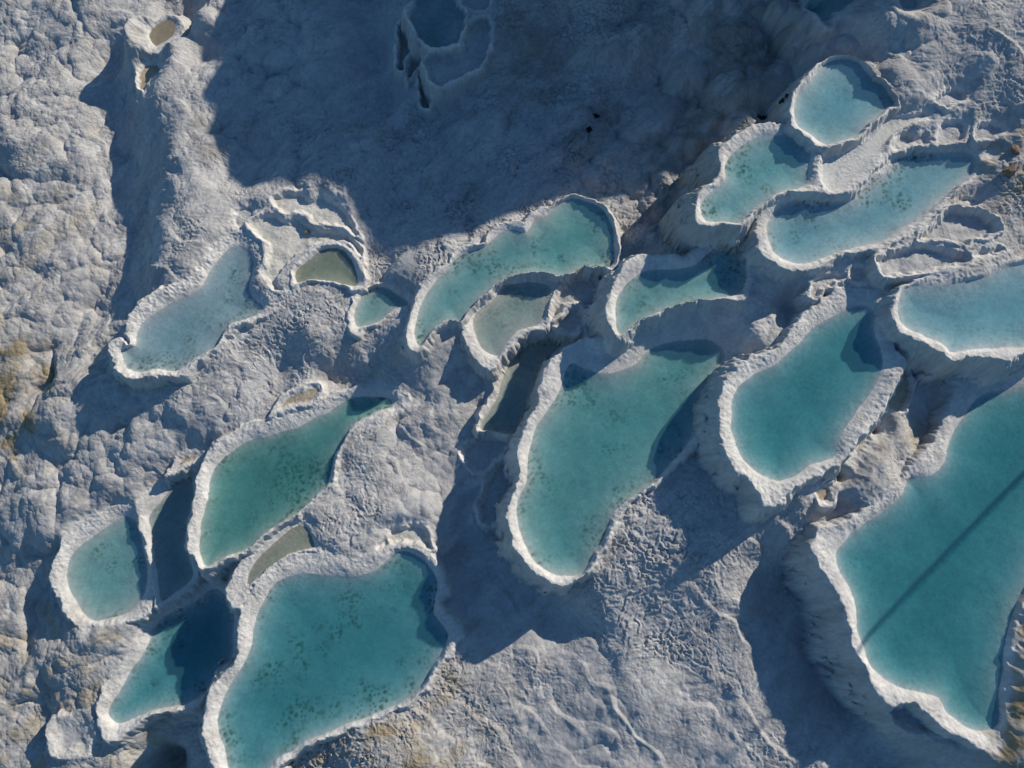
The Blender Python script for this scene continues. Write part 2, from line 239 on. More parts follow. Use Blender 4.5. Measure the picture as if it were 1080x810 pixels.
pool('hollow_e', -1.15, Z(390, 0, 4.5, (225,370),(243,318),(265,330),(292,400),(300,470),(280,515),(240,480)), None, fb=0.22, dep=0.6, kind='dry', wi=0.18,
     k=0.2, label='lowest dark scallop of the shaded group at the top')
pool('hollow_f', -0.2, Z(390, 0, 4.5, (425,-50),(430,8),(480,42),(555,40),(578,5),(585,-50),(500,-70)), None, fb=.2, dep=0.35, kind='dry', wi=0.2, k=0.2,
     label='shaded dry basin cut by the upper edge, right of the slate blue one')
pool('ridge_a', -1.4, Z(100, 0, 4.5, (245,170),(255,130),(290,100),(330,75),(380,75),(420,110),(415,160),(380,190),(330,220),(300,250),(270,235)),
     Z(100, 0, 4.5, (260,180),(275,142),(312,115),(350,92),(385,112),(370,168),(320,205),(287,220)), fb=0.1, dep=0.1, floor='brown', k=0.3,
     label='little brown puddle on the ridge at the top left')
pool('ridge_b', -1.65, Z(100, 0, 4.5, (190,380),(200,330),(230,300),(290,290),(312,320),(290,360),(260,400),(235,440),(210,420)), None, fb=0.1, dep=0.15, kind='tan', wi=0.2, k=0.3,
     label='small beige saucer right below the brown puddle on the ridge')

# ------------------------------------------------------------------ ground heights: (u, v, z)
TP = [(0,0,-2.9),(100,0,-2.5),(60,100,-3.0),(0,200,-3.5),(100,180,-3.2),(50,250,-3.5),(50,320,-3.7),(0,300,-3.8),(0,360,-4.0),(25,400,-4.1),(0,440,-4.4),(0,540,-4.9),
 (170,20,-0.7),(205,20,-0.9),(160,85,-1.1),(190,120,-0.9),(185,150,-1.0),(128,110,-3.3),(125,150,-3.5),(150,140,-2.3),(135,60,-3.0),(215,60,-1.6),
 (130,190,-3.6),(150,180,-3.0),(188,205,-0.9),(225,215,-0.8),(250,205,-1.1),(172,250,-1.1),(165,300,-1.4),(185,290,-1.0),(145,250,-3.5),(125,290,-3.7),(140,320,-3.2),(105,350,-3.6),
 (125,410,-2.8),(100,410,-2.9),(75,420,-3.0),(50,440,-3.2),(28,470,-4.4),(10,500,-4.7),(45,400,-3.9),
 (150,430,-2.4),(200,410,-1.9),(190,440,-2.2),(240,385,-1.4),(240,420,-1.8),(100,480,-3.0),(120,520,-3.4),(60,500,-3.7),(60,550,-4.1),(20,580,-4.9),(170,490,-2.9),(150,520,-3.6),
 (200,450,-2.2),(240,445,-1.95),(300,340,-0.95),(260,350,-1.1),(330,370,-1.2),(300,395,-2.3),(275,420,-2.1),(345,400,-2.1),(320,420,-1.9),(370,370,-1.3),(365,345,-1.1),(390,360,-1.2),(345,350,-1.05),
 (400,395,-1.75),(435,405,-1.9),(450,440,-2.1),(440,370,-0.9),(470,365,-1.0),(480,395,-1.7),(460,410,-1.8),(395,450,-1.85),(375,480,-1.95),(345,535,-1.85),(325,560,-1.9),(385,530,-2.0),(380,570,-2.2),(400,500,-2.05),(430,500,-2.4),(480,470,-2.3),(500,430,-2.0),
 (470,540,-2.35),(510,520,-2.4),(520,560,-2.6),(510,610,-2.6),(500,640,-2.5),(480,610,-2.6),(545,640,-2.35),(560,690,-2.1),(430,545,-2.2),(500,670,-2.25),(520,690,-2.25),
 (600,650,-2.1),(570,625,-2.3),(640,700,-1.9),(610,690,-2.0),(700,520,-0.15),(720,560,-0.15),(660,570,-0.5),(640,610,-0.75),(620,625,-1.1),(680,640,-1.3),(660,680,-1.6),(640,660,-1.5),(760,560,-0.1),(765,500,-0.2),(745,470,-0.3),(740,600,-.5),(800,580,-0.9),(790,650,-1.4),(780,700,-1.5),(830,760,-1.4),(880,800,-1.5),(830,600,-1.9),(850,640,-2.2),(870,680,-2.4),(700,760,-1.95),(720,700,-1.8),(800,740,-1.5),(600,760,-2.4),(500,760,-2.5),(440,770,-2.3),(400,800,-2.35),(480,710,-2.2),(900,780,-1.9),(890,730,-2.2),(940,800,-1.9),(970,790,-0.9),(1000,800,-0.6),
 (845,520,0.5),(880,505,0.5),(905,520,0.35),(930,490,0.5),(850,550,-0.3),(840,580,-1.0),(960,430,-0.2),(965,460,-0.3),(945,490,0.15),(975,400,0.0),(945,460,0.45),(960,380,0.3),(1075,760,0.6),(1085,700,0.7),(1095,640,0.6),(1060,800,0.5),(1140,600,.7),
 (950,90,2.45),(1000,130,2.1),(1060,100,2.5),(1060,200,2.0),(1045,160,2.1),(1000,60,2.7),(1060,30,3.3),(1060,255,1.75),(1075,278,1.62),(1010,285,1.75),(960,285,1.65),(900,290,1.5),(870,295,1.2),(830,300,1.2),(850,310,1.0),(815,330,0.6),(800,325,0.85),(830,320,0.5),(935,130,2.15),(1000,200,1.85),(960,210,1.8),
 (960,50,2.6),(920,60,1.9),(925,25,2.6),(905,45,1.9),(945,5,3.0),(880,20,2.0),(860,55,1.2),(890,55,1.5),(840,75,0.7),(870,40,2.0),
 (830,50,-0.1),(810,30,0.0),(775,10,0.6),(780,100,0.3),(800,120,0.3),(740,100,-0.6),(750,160,-0.6),(720,180,-1.0),(720,240,-0.9),(700,260,-1.1),(650,150,-1.4),(690,230,-1.3),(660,210,-1.3),(600,100,-1.2),(600,200,-1.35),(560,210,-1.3),(500,150,-1.3),(500,225,-1.25),(450,245,-1.25),(400,150,-1.3),(400,225,-1.35),(300,100,-1.3),(300,175,-1.5),(240,120,-1.35),(250,30,-1.05),(350,30,-0.9),(405,60,-1.9),(412,100,-2.0),(425,125,-1.9),(395,20,-1.6),(455,118,-1.6),(490,105,-1.3),(600,20,-0.5),(680,40,-0.4),(560,40,-0.4),(530,80,-0.9),(235,180,-1.5),(260,195,-1.4),
 (320,205,-0.8),(350,215,-0.7),(385,245,-1.0),(395,270,-1.2),(430,275,-0.75),(445,272,-0.6),(405,300,-0.9),(285,220,-0.7),(245,235,-0.9),
 (690,310,0.0),(655,360,-0.5),(590,330,-0.5),(630,345,-0.6),(600,350,-0.8),
 (20,640,-5.3),(50,650,-5.4),(45,610,-5.2),(60,690,-5.1),(20,720,-5.6),(80,700,-4.9),(110,690,-4.7),(100,670,-4.4),(60,770,-5.6),(95,730,-5.0),(20,800,-6.0),(110,790,-5.6),(130,800,-6.0),(180,785,-6.4),(200,760,-6.0),(170,800,-6.7),(130,660,-4.25),(145,650,-4.2)]
FAR = [(-45,0,-9.5),(-45,40,-6),(-45,-40,-12),(0,-45,-7),(-20,-30,-8.5),(30,-40,-3),(60,0,5),(60,30,7),(35,-10,2.2),(30,12,3.6),(60,-40,1),(0,60,5),(30,40,7),(-25,45,0),(-30,10,-5.5),(-32,-10,-7.5),(100,0,7),(-100,0,-14),(0,-100,-10),(0,100,9)]

def ease(u, v, z):
    # the lower slope falls more gently than its steps alone would suggest
    return -1.5 + (z + 1.5) * 0.66 if z < -1.5 and not (430 < u < 1080 and v > 500) else z


TP = [(u, v, ease(u, v, z)) for u, v, z in TP]

# ------------------------------------------------------------------ grid
STEP = 0.030


def axis(lo, hi, far):
    a = np.arange(lo, hi + STEP, STEP)
    ext = []
    d, p = STEP, hi
    while p < far:
        d = min(d * 1.25, 3.0); p += d; ext.append(p)
    ext = np.array(ext)
    left = lo - (ext - hi)
    return np.concatenate([left[::-1], a, a[-1] + (ext - hi)])


xs = axis(-25.5, 25.5, 75.0)
ys = axis(-14.8, 20.5, 75.0)
NX, NY = len(xs), len(ys)
X, Y = np.meshgrid(xs.astype(np.float32), ys.astype(np.float32))

# base height: linear radial basis surface through the control points, softened
px = []; py = []; pz = []
for (u, v, z) in TP:
    a, b = at(u, v, z); px.append(float(a)); py.append(float(b)); pz.append(z)
for p in POOLS:
    c = np.array(p['C']); cu, cv = c.mean(0)
    a, b = at(cu, cv, p['zw']); px.append(float(a)); py.append(float(b)); pz.append(p['zw'] + 0.1)
for (a, b, z) in FAR:
    px.append(a); py.append(b); pz.append(z)
px = np.array(px); py = np.array(py); pz = np.array(pz)
R = np.sqrt((px[:, None] - px[None]) ** 2 + (py[:, None] - py[None]) ** 2 + 0.15)
n = len(px)
A = np.zeros((n + 3, n + 3)); A[:n, :n] = -R - np.eye(n) * 0.06
A[:n, n] = A[n, :n] = 1; A[:n, n + 1] = A[n + 1, :n] = px; A[:n, n + 2] = A[n + 2, :n] = py
wgt = np.linalg.solve(A, np.concatenate([pz, [0, 0, 0]]))
cs = 8
def coarse(a):
    m = a[::cs]
    return m if m[-1] == a[-1] else np.append(m, a[-1])
cx, cy = coarse(xs), coarse(ys)
CXm, CYm = np.meshgrid(cx, cy)
Tc = np.full(CXm.shape, wgt[n]) + wgt[n + 1] * CXm + wgt[n + 2] * CYm
for i in range(n):
    Tc -= wgt[i] * np.sqrt((CXm - px[i]) ** 2 + (CYm - py[i]) ** 2 + 0.15)
for _ in range(1):
    k = np.pad(Tc, 1, mode='edge')
    Tc = (k[:-2, 1:-1] + k[2:, 1:-1] + k[1:-1, :-2] + k[1:-1, 2:] + 4 * k[1:-1, 1:-1]) / 8


def upsample(Gc, gx, gy, fx, fy, smooth=True):
    ix = np.clip(np.searchsorted(gx, fx, 'right') - 1, 0, len(gx) - 2); iy = np.clip(np.searchsorted(gy, fy, 'right') - 1, 0, len(gy) - 2)
    tx = (fx - gx[ix]) / (gx[ix + 1] - gx[ix]); ty = (fy - gy[iy]) / (gy[iy + 1] - gy[iy])
    if not smooth:
        r = Gc[:, ix] * (1 - tx) + Gc[:, ix + 1] * tx
        return (r[iy] * (1 - ty)[:, None] + r[iy + 1] * ty[:, None]).astype(np.float32)

    def cub(G, i, t):
        m = G.shape[1]
        p0 = G[:, np.clip(i - 1, 0, m - 1)]; p1 = G[:, i]; p2 = G[:, i + 1]; p3 = G[:, np.clip(i + 2, 0, m - 1)]
        # uniform cubic B-spline: smooth second derivative
        b0 = (1 - t) ** 3 / 6; b1 = (3 * t ** 3 - 6 * t ** 2 + 4) / 6; b2 = (-3 * t ** 3 + 3 * t ** 2 + 3 * t + 1) / 6; b3 = t ** 3 / 6
        return p0 * b0 + p1 * b1 + p2 * b2 + p3 * b3
    r = cub(Gc, ix, tx)
    return cub(r.T, iy, ty).T.astype(np.float32)


T = upsample(Tc, cx, cy, xs, ys)

# the upper plateau north of the picture, which keeps the hollow in its shade: its crest height follows the shadow's edge
SHADE = [(236,-10,-1.0),(222,60,-1.4),(205,110,-1.4),(200,165,-1.6),(262,200,-1.2),(330,206,-0.9),(385,243,-0.9),(430,268,-0.85),(480,240,-0.9),(560,212,-1.0),(640,195,-1.0),(730,170,-0.5),(800,110,0.2),(850,60,1.2),(925,30,1.9)]
y_crest = float(at(540, -125, 0)[1])
q_of = lambda x, y: x - (y - y_crest) * SUN_AZ[0] / SUN_AZ[1]
sq = []; sh = []
for (u, v, z) in SHADE:
    a, b = at(u, v, z)
    sq.append(float(q_of(a, b))); sh.append(z + (y_crest - float(b)) / SUN_AZ[1] * TAN_E)
o = np.argsort(sq); sq = np.array(sq)[o]; sh = np.array(sh)[o]
Q = X + 0.0
crest = np.interp(xs, np.concatenate([[sq[0] - 7, sq[0] - 2.0], sq, [sq[-1] + 0.4, sq[-1] + 1.6, sq[-1] + 6]]), np.concatenate([[-2.0, sh[0] - 2.5], sh, [sh[-1] - 2.0, 2.5, 2.5]])).astype(np.float32)
crest = crest[None, :] + 0.25 * pn(X / 1.7, Y / 1.7, 3)
y0 = float(at(540, -22, 0)[1])
crest = np.where(Y > y_crest, np.maximum(crest - 0.75 * (Y - y_crest), np.minimum(crest, 2.5)), crest)
rise = sstep(y0, y_crest, Y)
T = np.where(crest > T, T + (crest - T) * rise, T)

U, V = to_px(X, Y, T)

# ------------------------------------------------------------------ surface character: (u, v, lobes, wrinkles, ochre)
TX = [(50,50,.9,.25,.1),(50,150,.95,.25,.16),(40,240,.8,.25,.3),(20,330,.9,.2,.3),(8,400,1,.2,.9),(8,450,1,.2,.7),(70,330,1,.2,.1),(100,450,1,.15,.1),(150,480,1.1,.15,.04),(50,520,1,.2,.12),(20,560,.8,.2,.15),(30,700,1,.15,.4),(80,740,.8,.5,.35),(60,790,.6,.5,.4),
 (200,250,.25,.5,.1),(180,210,.4,.3,.1),(175,60,.3,.3,.1),(185,130,.3,.3,.05),(300,240,.1,.3,.1),(280,350,.2,.75,.04),(350,330,.1,.8,.08),(250,400,.5,.5,.03),(400,380,.4,.6,.25),(400,460,.4,.7,.15),(360,540,.4,.75,.1),(440,420,.75,.05,.04),(450,520,.65,.03,0),(410,470,.7,.1,.05),(520,640,.25,.05,0),(560,660,.2,.05,0),
 (700,560,.05,1.1,.02),(680,650,.05,1.1,.02),(780,640,.1,.6,0),(850,680,.1,.1,0),(700,760,.3,.4,0),(640,740,.5,.05,0),(590,770,.4,.08,0),(700,790,.5,.1,0),(540,720,.1,.7,.15),(400,790,.1,1.1,.55),(470,740,.1,.9,.4),(850,780,.2,.5,.02),(1000,790,.1,.6,.08),(1070,760,.5,.7,1.0),(1080,700,.5,.7,.8),
 (880,520,.3,.6,.06),(930,450,.3,.5,.3),(900,290,.15,.4,.02),(1000,150,.1,.8,.05),(1070,170,.1,.9,.5),(950,90,.7,.3,.05),(1040,60,.1,.5,.02),(1000,210,.1,.5,.04),
 (300,120,1.3,.9,0),(240,140,1.0,.6,.0),(330,180,1.2,1.0,0),(400,130,.9,1.2,0),(450,200,1.0,1.3,0),(540,180,.9,1.2,0),(600,150,1.2,1.2,.03),(350,60,1.3,.8,.0),(280,50,1.3,.6,0),(720,180,1.8,.3,.1),(660,60,1.0,1.0,.1),(760,60,1.7,.3,.12),(860,30,.9,.1,.05),(560,60,.1,1.0,.25),(380,60,.2,.2,0)]
tu = np.array([t[:2] for t in TX], float); tw = np.array([t[2:] for t in TX], float)
Uc, Vc = to_px(CXm, CYm, Tc)
num = np.zeros(CXm.shape + (3,)); den = np.zeros(CXm.shape)
for (a, b), w in zip(tu, tw):
    d = 1.0 / (((Uc - a) ** 2 + (Vc - b) ** 2) / 400 + 1) ** 1.6
    num += d[..., None] * w; den += d
num /= den[..., None]
M_L = upsample(num[..., 0], cx, cy, xs, ys, False); M_W = upsample(num[..., 1], cx, cy, xs, ys, False); M_O = upsample(num[..., 2], cx, cy, xs, ys, False)

# warped coordinates
wx = X + 0.35 * fbm(X, Y, 1.6, 2, 40); wy = Y + 0.35 * fbm(X, Y, 1.6, 2, 50)
# flow-aligned frame: along = down towards the lower left
al = wx * 0.72 + wy * 0.69; ac = -wx * 0.69 + wy * 0.72
DET = 0.20 * fbm(X, Y, 3.2, 3, 60)
w2x = X + 0.7 * fbm(X, Y, 2.6, 2, 41); w2y = Y + 0.7 * fbm(X, Y, 2.6, 2, 51)
al2 = w2x * 0.72 + w2y * 0.69; ac2 = -w2x * 0.69 + w2y * 0.72
lobe_var = 0.45 + 0.8 * sstep(-.4, .5, fbm(X, Y, 4.0, 2, 61))
# long ridges that run down the slope, cushions on their backs, small buds between
rd = pn(al2 / 5.5, ac2 / 2.1, 62)
DET += M_L * 0.42 * rd
def cushion(x, y, sc, seed, soft=0.08):
    f = worley(x + 0.12 * sc * pn(x / (sc * .45), y / (sc * .45), seed + 20), y + 0.12 * sc * pn(x / (sc * .45), y / (sc * .45), seed + 30), sc, seed)[0]
    return np.sqrt(np.clip(1 - (f / 0.88) ** 2, 0, 1) + soft) - 0.5


DET += M_L * 0.58 * lobe_var * cushion(al2 * 0.78, ac2, 1.7, 1)
DET += (0.10 + 0.90 * M_L) * 0.34 * (1.25 - 0.45 * lobe_var) * cushion(al2 * 0.85, ac2, 0.82, 2)
DET += (0.03 + 0.65 * M_L) * 0.12 * cushion(wx, wy, 0.36, 3, 0.12)
DET += 0.06 * fbm(X, Y, 1.1, 3, 63, 0.5)
bud = worley(wx + 0.05 * pn(X / .1, Y / .1, 8), wy, 0.17, 9)[0]
DET += (0.08 + 0.6 * M_L) * 0.030 * (1 - np.clip(bud, 0, 1) ** 2)
# scalloped flow fronts: rounded lips that step down with the slope
sc_w = worley(ac2 * 0.9, al2 * 0.55, 1.3, 7)[0]
ph2 = (al2 + 0.9 * sc_w + 0.5 * fbm(X, Y, 2.2, 2, 66)) / 1.25
s_ = ph2 - np.floor(ph2)
front = np.where(s_ < 0.84, (s_ / 0.84) ** 1.4, ((1 - s_) / 0.16) ** 0.7)
fr_m = np.clip(1.1 - M_W * 0.7 - M_L * .75, 0.0, 1) * sstep(-.35, .3, fbm(X, Y, 3.1, 2, 67))
DET += 0.13 * fr_m * (front - 0.5)
del w2x, w2y, ph2, s_
# micro terraces (wrinkles along contours) and crinkled ridges
phi = (al + 0.9 * fbm(X, Y, 1.8, 3, 70) + 0.25 * pn(X / .28, Y / .28, 75)) / 0.42 + 0.55 * fbm(X, Y, .4, 3, 76)
s = phi - np.floor(phi)
saw = np.where(s < 0.78, s / 0.78, (1 - s) / 0.22)
patch = sstep(-0.2, 0.4, fbm(X, Y, 1.7, 3, 78))
DET += M_W * 0.06 * (saw - 0.5) * (0.15 + 0.85 * patch)
rw = 0.30 * fbm(X, Y, .5, 2, 82)
rid = 0
for k_, (sa, sb, aa) in enumerate(((0.62, 0.30, 0.5), (0.30, 0.17, 0.33), (0.15, 0.10, 0.2))):
    rid = rid + aa * (1 - np.abs(pn((al + rw) / sa, (ac - rw) / sb, 80 + k_ * 3))) ** 2
flake = np.abs(fbm(al / 1.5, ac, 0.33, 3, 88, 0.6))
DET += (0.10 + 0.90 * M_W) * 0.085 * (rid - 0.55) * (1.15 - 0.6 * patch)
DET -= M_W * 0.06 * sstep(0.10, 0.0, flake) * patch
FINE = 0.020 * fbm(X, Y, 0.30, 3, 90, 0.6)
DET += FINE * (0.35 + 0.65 * M_W)

fade = sstep(-7.0, 0.0, np.minimum(np.minimum(X + 32, 32 - X), np.minimum(Y + 21, 27 - Y)) - 6.5).astype(np.float32)
DET = DET * fade + (1 - fade) * 0.5 * pn(X / 9, Y / 9, 150)      # the coarse far ground carries only broad swells
H = T + DET
del wx, wy, phi, s, saw

# bulging draped domes of the upper cliff
def dome(u, v, top, r, hgt, ex=1.0, ang=0.0):
    global H
    a, b = at(u, v, top)
    dx, dy = X - a, Y - b
    c_, s_ = math.cos(ang), math.sin(ang)
    q = np.sqrt(((dx * c_ + dy * s_) / ex) ** 2 + (-dx * s_ + dy * c_) ** 2) / r
    q = q * (1 + 0.26 * pn(X / 1.1, Y / 1.1, 140) + 0.06 * pn(X / .3, Y / .3, 141))
    f = top - hgt * np.clip(q, 0, 1.6) ** 3.2 + 0.3 * DET
    H = np.where(q < 1.5, np.maximum(H, f), H).astype(np.float32)


for a in [(862,8,2.25,1.35,2.2),(936,18,2.7,1.05,1.6),(990,0,3.3,1.0,1.2),(826,4,1.5,0.8,1.6),(800,10,0.9,0.7,1.3),(815,92,0.75,1.5,1.2,1.7,.9),(765,140,-.1,1.2,.8,1.8,.9),(955,75,2.6,1.2,.8),(900,42,2.0,.8,1.0),(730,70,.1,1.3,.9),(770,45,.3,1.0,1.0),(700,120,-.55,1.3,.7,1.6,.8),(735,215,-.4,.9,.7,1.6,.9),(706,215,-.75,.8,.6,1.5,.9),
          (388,458,-1.6,1.3,.6,1.3,.7),(438,280,-.4,1.1,.7,1.5,.5)]:
    dome(*a)

# ------------------------------------------------------------------ carve pools, build rims
def smooth_poly(pts, sub=4):
    P = np.array(pts, float); m = len(P); out = []
    for i in range(m):
        p0, p1, p2, p3 = P[i - 1], P[i], P[(i + 1) % m], P[(i + 2) % m]
        for k in range(sub):
            t = k / sub
            out.append(0.5 * ((2 * p1) + (-p0 + p2) * t + (2 * p0 - 5 * p1 + 4 * p2 - p3) * t * t + (-p0 + 3 * p1 - 3 * p2 + p3) * t ** 3))
    return np.array(out)


def signed(poly, gx, gy):
    """Signed distance on a grid, positive inside."""
    x = gx.ravel(); y = gy.ravel()
    best = np.full(x.shape, 1e9, np.float32); ins = np.zeros(x.shape, bool)
    m = len(poly)
    for i in range(m):
        ax, ay = poly[i]; bx, by = poly[(i + 1) % m]
        ex, ey = bx - ax, by - ay
        L = ex * ex + ey * ey
        if L < 1e-12:
            continue
        t = np.clip(((x - ax) * ex + (y - ay) * ey) / L, 0, 1)
        d = (x - ax - t * ex) ** 2 + (y - ay - t * ey) ** 2
        best = np.minimum(best, d)
        if ay != by:
            c = (ay > y) != (by > y)
            ins ^= c & (x < ex * (y - ay) / ey + ax)
    d = np.sqrt(best)
    return np.where(ins, d, -d).reshape(gx.shape)


ZONE = np.zeros(X.shape, np.int16)       # 0 ground, 2i+1 rim of pool i, 2i+2 floor of pool i
WHITE = np.zeros(X.shape, np.float32)    # fresh white crust on the rims
FLOORK = {'white': 0, 'grey': 1, 'olive': 2, 'milky': 3, 'green': 4, 'brown': 5}
order = sorted(range(len(POOLS)), key=lambda i: POOLS[i]['zw'])
for i in order:
    p = POOLS[i]
    zw, fb = p['zw'], p['fb']
    C = smooth_poly(p['C']); cxp, cyp = at(C[:, 0], C[:, 1], zw + fb)
    Cw = np.stack([cxp, cyp], 1)
    p['Cw'] = Cw
    mg = 2.6
    i0, i1 = np.searchsorted(xs, [Cw[:, 0].min() - mg, Cw[:, 0].max() + mg]); j0, j1 = np.searchsorted(ys, [Cw[:, 1].min() - mg, Cw[:, 1].max() + mg])
    i1 = min(i1 + 1, NX); j1 = min(j1 + 1, NY)
    sx, sy = xs[i0:i1], ys[j0:j1]
    hx = coarse2 = sx[::2] if sx[::2][-1] == sx[-1] else np.append(sx[::2], sx[-1])
    hy = sy[::2] if sy[::2][-1] == sy[-1] else np.append(sy[::2], sy[-1])
    GXm, GYm = np.meshgrid(hx.astype(np.float32), hy.astype(np.float32))
    dC = upsample(signed(Cw, GXm, GYm), hx, hy, sx, sy, False)
    sl = (slice(j0, j1), slice(i0, i1))
    x, y = X[sl], Y[sl]
    nz = pn(x / 0.55, y / 0.55, 100) * 0.6 + pn(x / 0.2, y / 0.2, 101) * 0.4
    dC = dC + p['rough'] * 1.1 * nz + 0.17 * np.abs(pn(x / 0.85, y / 0.85, 111)) + 0.07 * np.abs(pn(x / 0.3, y / 0.3, 112)) - 0.07
    lip = 1 + 0.40 * pn(x / 1.1, y / 1.1, 102) + 0.12 * pn(x / 0.33, y / 0.33, 103)
    zc = zw + fb * lip
    for (lu, lv, lr, lh) in p['lift']:
        la, lb = at(lu, lv, zw + lh * .7); zc = np.maximum(zc, zw + fb * lip + lh * np.exp(-(((x - la) ** 2 + (y - lb) ** 2) / (lr * 0.037) ** 2) ** 1.5)).astype(np.float32)
    h = H[sl]
    rough = p['rough'] * (0.5 * (1 - np.abs(pn(x / .22, y / .18, 104))) ** 2 - 0.2 + 0.5 * fbm(x, y, .16, 2, 105))
    # outer wall
    delta = zc - h
    dd = np.clip(-dC, 0, None)
    # walls: a sharp crest, a bulging draped face and a creased foot; uphill banks: a soft ramp
    wob = 1 + 0.45 * pn(x / 1.0, y / 1.0, 106) + 0.30 * np.abs(pn(x / 0.38, y / 0.38, 113)) + 0.12 * np.abs(pn(x / 0.16, y / 0.16, 114)) - 0.08
    wd = (0.07 + 1.3 * p['k'] * np.abs(delta)) * np.clip(wob, .45, 2)
    f_dn = np.clip(1 - (dd / wd) ** 1.5, 0, 1)
    f_dn = np.maximum(f_dn, 0.10 * np.exp(-dd / 0.5))
    f_up = np.exp(-(dd / (0.16 + 0.45 * np.abs(delta))) ** 1.35)
    f = np.where(delta > 0, f_dn, f_up)
    f = f * sstep(mg, mg - 0.8, dd)
    out = h + delta * f + rough * np.exp(-dd / 0.25) * 0.7
    if p['W'] is not None:
        W = smooth_poly(p['W']); wxp, wyp = at(W[:, 0], W[:, 1], zw)
        Ww = np.stack([wxp, wyp], 1); p['Ww'] = Ww
        dW = upsample(signed(Ww, GXm, GYm), hx, hy, sx, sy, False) + p['rough'] * 0.6 * (nz + 0.3) + 0.09 * pn(x / 1.2, y / 1.2, 115)
        dCi = np.clip(dC, 0, None); dWo = np.clip(-dW, 0, None)
        s = dWo / (dWo + dCi + 1e-4)
        s = np.clip(s, 0, 1)
        prof = 1 - (1 - s) ** 1.7
        beach = zw + (zc - zw) * prof + 0.6 * rough * np.clip(s * 2.5, 0, 1)
        dIn = np.clip(dW, 0, None)
        flo = zw - p['dep'] * (1 - np.exp(-dIn / (0.75 if p['dep'] > 0.2 else 0.4))) - 0.03 * sstep(0, 1, dIn) * pn(x / 1.3, y / 1.3, 108) - 0.008 * sstep(0, .6, dIn) * pn(x / .4, y / .4, 109)
        inner = np.where(dW > 0, flo, beach)
        isfl = dW > 0
    else:
        s2 = sstep(0, p['wi'], dC + 0.06 * nz)
        inner = zc - p['dep'] * s2 + rough * 0.8 * (1 - s2 * 0.6) + 0.03 * pn(x / .5, y / .5, 110) * s2
        isfl = dC > p['wi'] * 0.7
    ins = dC > 0
    H[sl] = np.where(ins, inner, out)
    z = ZONE[sl]
    rimz = (~ins) & (f > 0.3) & (delta > 0.05)
    z[rimz] = 2 * i + 1
    z[ins] = 2 * i + 1
    z[ins & isfl] = 2 * i + 2
    ZONE[sl] = z
    wt = np.where(ins, 1.0, np.maximum(np.exp(-(dd / 0.10) ** 2), 0.5 * np.clip(f, 0, 1) ** .3 * (delta > 0.1) * (f > .11)))
    if p['key'].startswith('hollow'):
        wt = 1.35 * np.exp(-(np.abs(dC) / 0.09) ** 2)
    WHITE[sl] = np.where(ins, 0.0, WHITE[sl])
    WHITE[sl] = np.maximum(WHITE[sl] * (1 - f * (delta > 0)), wt * np.where(isfl, 0.35, 1.0))

# ------------------------------------------------------------------ mound and hole details given to the ground by hand
def bump(u, v, z, r, hgt, pw=2.0, ex=1.0, ang=0.0):
    a, b = at(u, v, z)
    dx, dy = X - a, Y - b
    c_, s_ = math.cos(ang), math.sin(ang)
    q = np.sqrt(((dx * c_ + dy * s_) / ex) ** 2 + (-dx * s_ + dy * c_) ** 2) / r
    return hgt * np.exp(-q ** pw)
for args in [(897,260/1.0,0,0.01,0)]:
    pass
for (u, v, z, r, hgt) in [(926,452,.4,.15,-.45),(888,500,.3,.18,-.5),(170,806,-4.5,.7,-1.4),(801,127,0,.4,-.5),(835,38,0,.6,-.6)]:
    H += bump(u, v, z, r, hgt).astype(np.float32)

# ------------------------------------------------------------------ albedo of the crust (stains, colour of the stone, painted shade in cliff recesses)
n1 = fbm(X, Y, 2.5, 3, 120); n2 = fbm(X, Y, 0.7, 3, 121); n3 = fbm(X, Y, 0.22, 2, 122)
base = np.stack([0.40 + 0.05 * n1 + 0.05 * n2 + 0.03 * n3, 0.39 + 0.05 * n1 + 0.05 * n2 + 0.03 * n3, 0.375 + 0.045 * n1 + 0.045 * n2 + 0.03 * n3], -1)
och = np.clip(M_O * 1.5 * (0.35 + 1.1 * sstep(-.15, .5, fbm(X, Y, 1.1, 3, 123))) + 0.12 * sstep(0.1, .6, n2), 0, 1)[..., None]
mo = np.clip(M_O * 1.6, 0, 1)[..., None]
base = base * (1 - och) + (np.array([0.45, 0.40, 0.31]) * (1 - mo) + np.array([0.29, 0.225, 0.13]) * mo) * och
dk = np.zeros(X.shape)  # brown-grey stone patches, with the shade of cliff recesses painted in
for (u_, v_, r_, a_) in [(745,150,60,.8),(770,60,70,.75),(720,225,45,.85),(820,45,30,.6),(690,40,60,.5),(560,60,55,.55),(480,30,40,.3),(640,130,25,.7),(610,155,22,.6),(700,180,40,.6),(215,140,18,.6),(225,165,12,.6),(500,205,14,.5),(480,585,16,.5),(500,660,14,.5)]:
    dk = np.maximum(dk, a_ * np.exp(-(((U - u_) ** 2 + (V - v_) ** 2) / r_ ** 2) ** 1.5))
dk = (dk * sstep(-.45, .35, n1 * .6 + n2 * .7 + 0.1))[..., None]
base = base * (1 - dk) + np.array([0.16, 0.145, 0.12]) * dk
streak = sstep(0.0, .5, fbm(al / 3, ac, 0.8, 4, 125, .6))[..., None] * 0.45
base = base * (1 + 0.22 * fbm(al / 2, ac, 0.5, 4, 127, .65))[..., None]
base = base * (1 - streak) + np.array([0.55, 0.54, 0.51]) * streak
white = np.array([0.58, 0.555, 0.505])
wm = np.clip(WHITE * (0.55 + 0.9 * n2 + 0.5 * n1 + 0.25), 0, 1.2)[..., None]
COL = base * (1 - wm) + white * wm
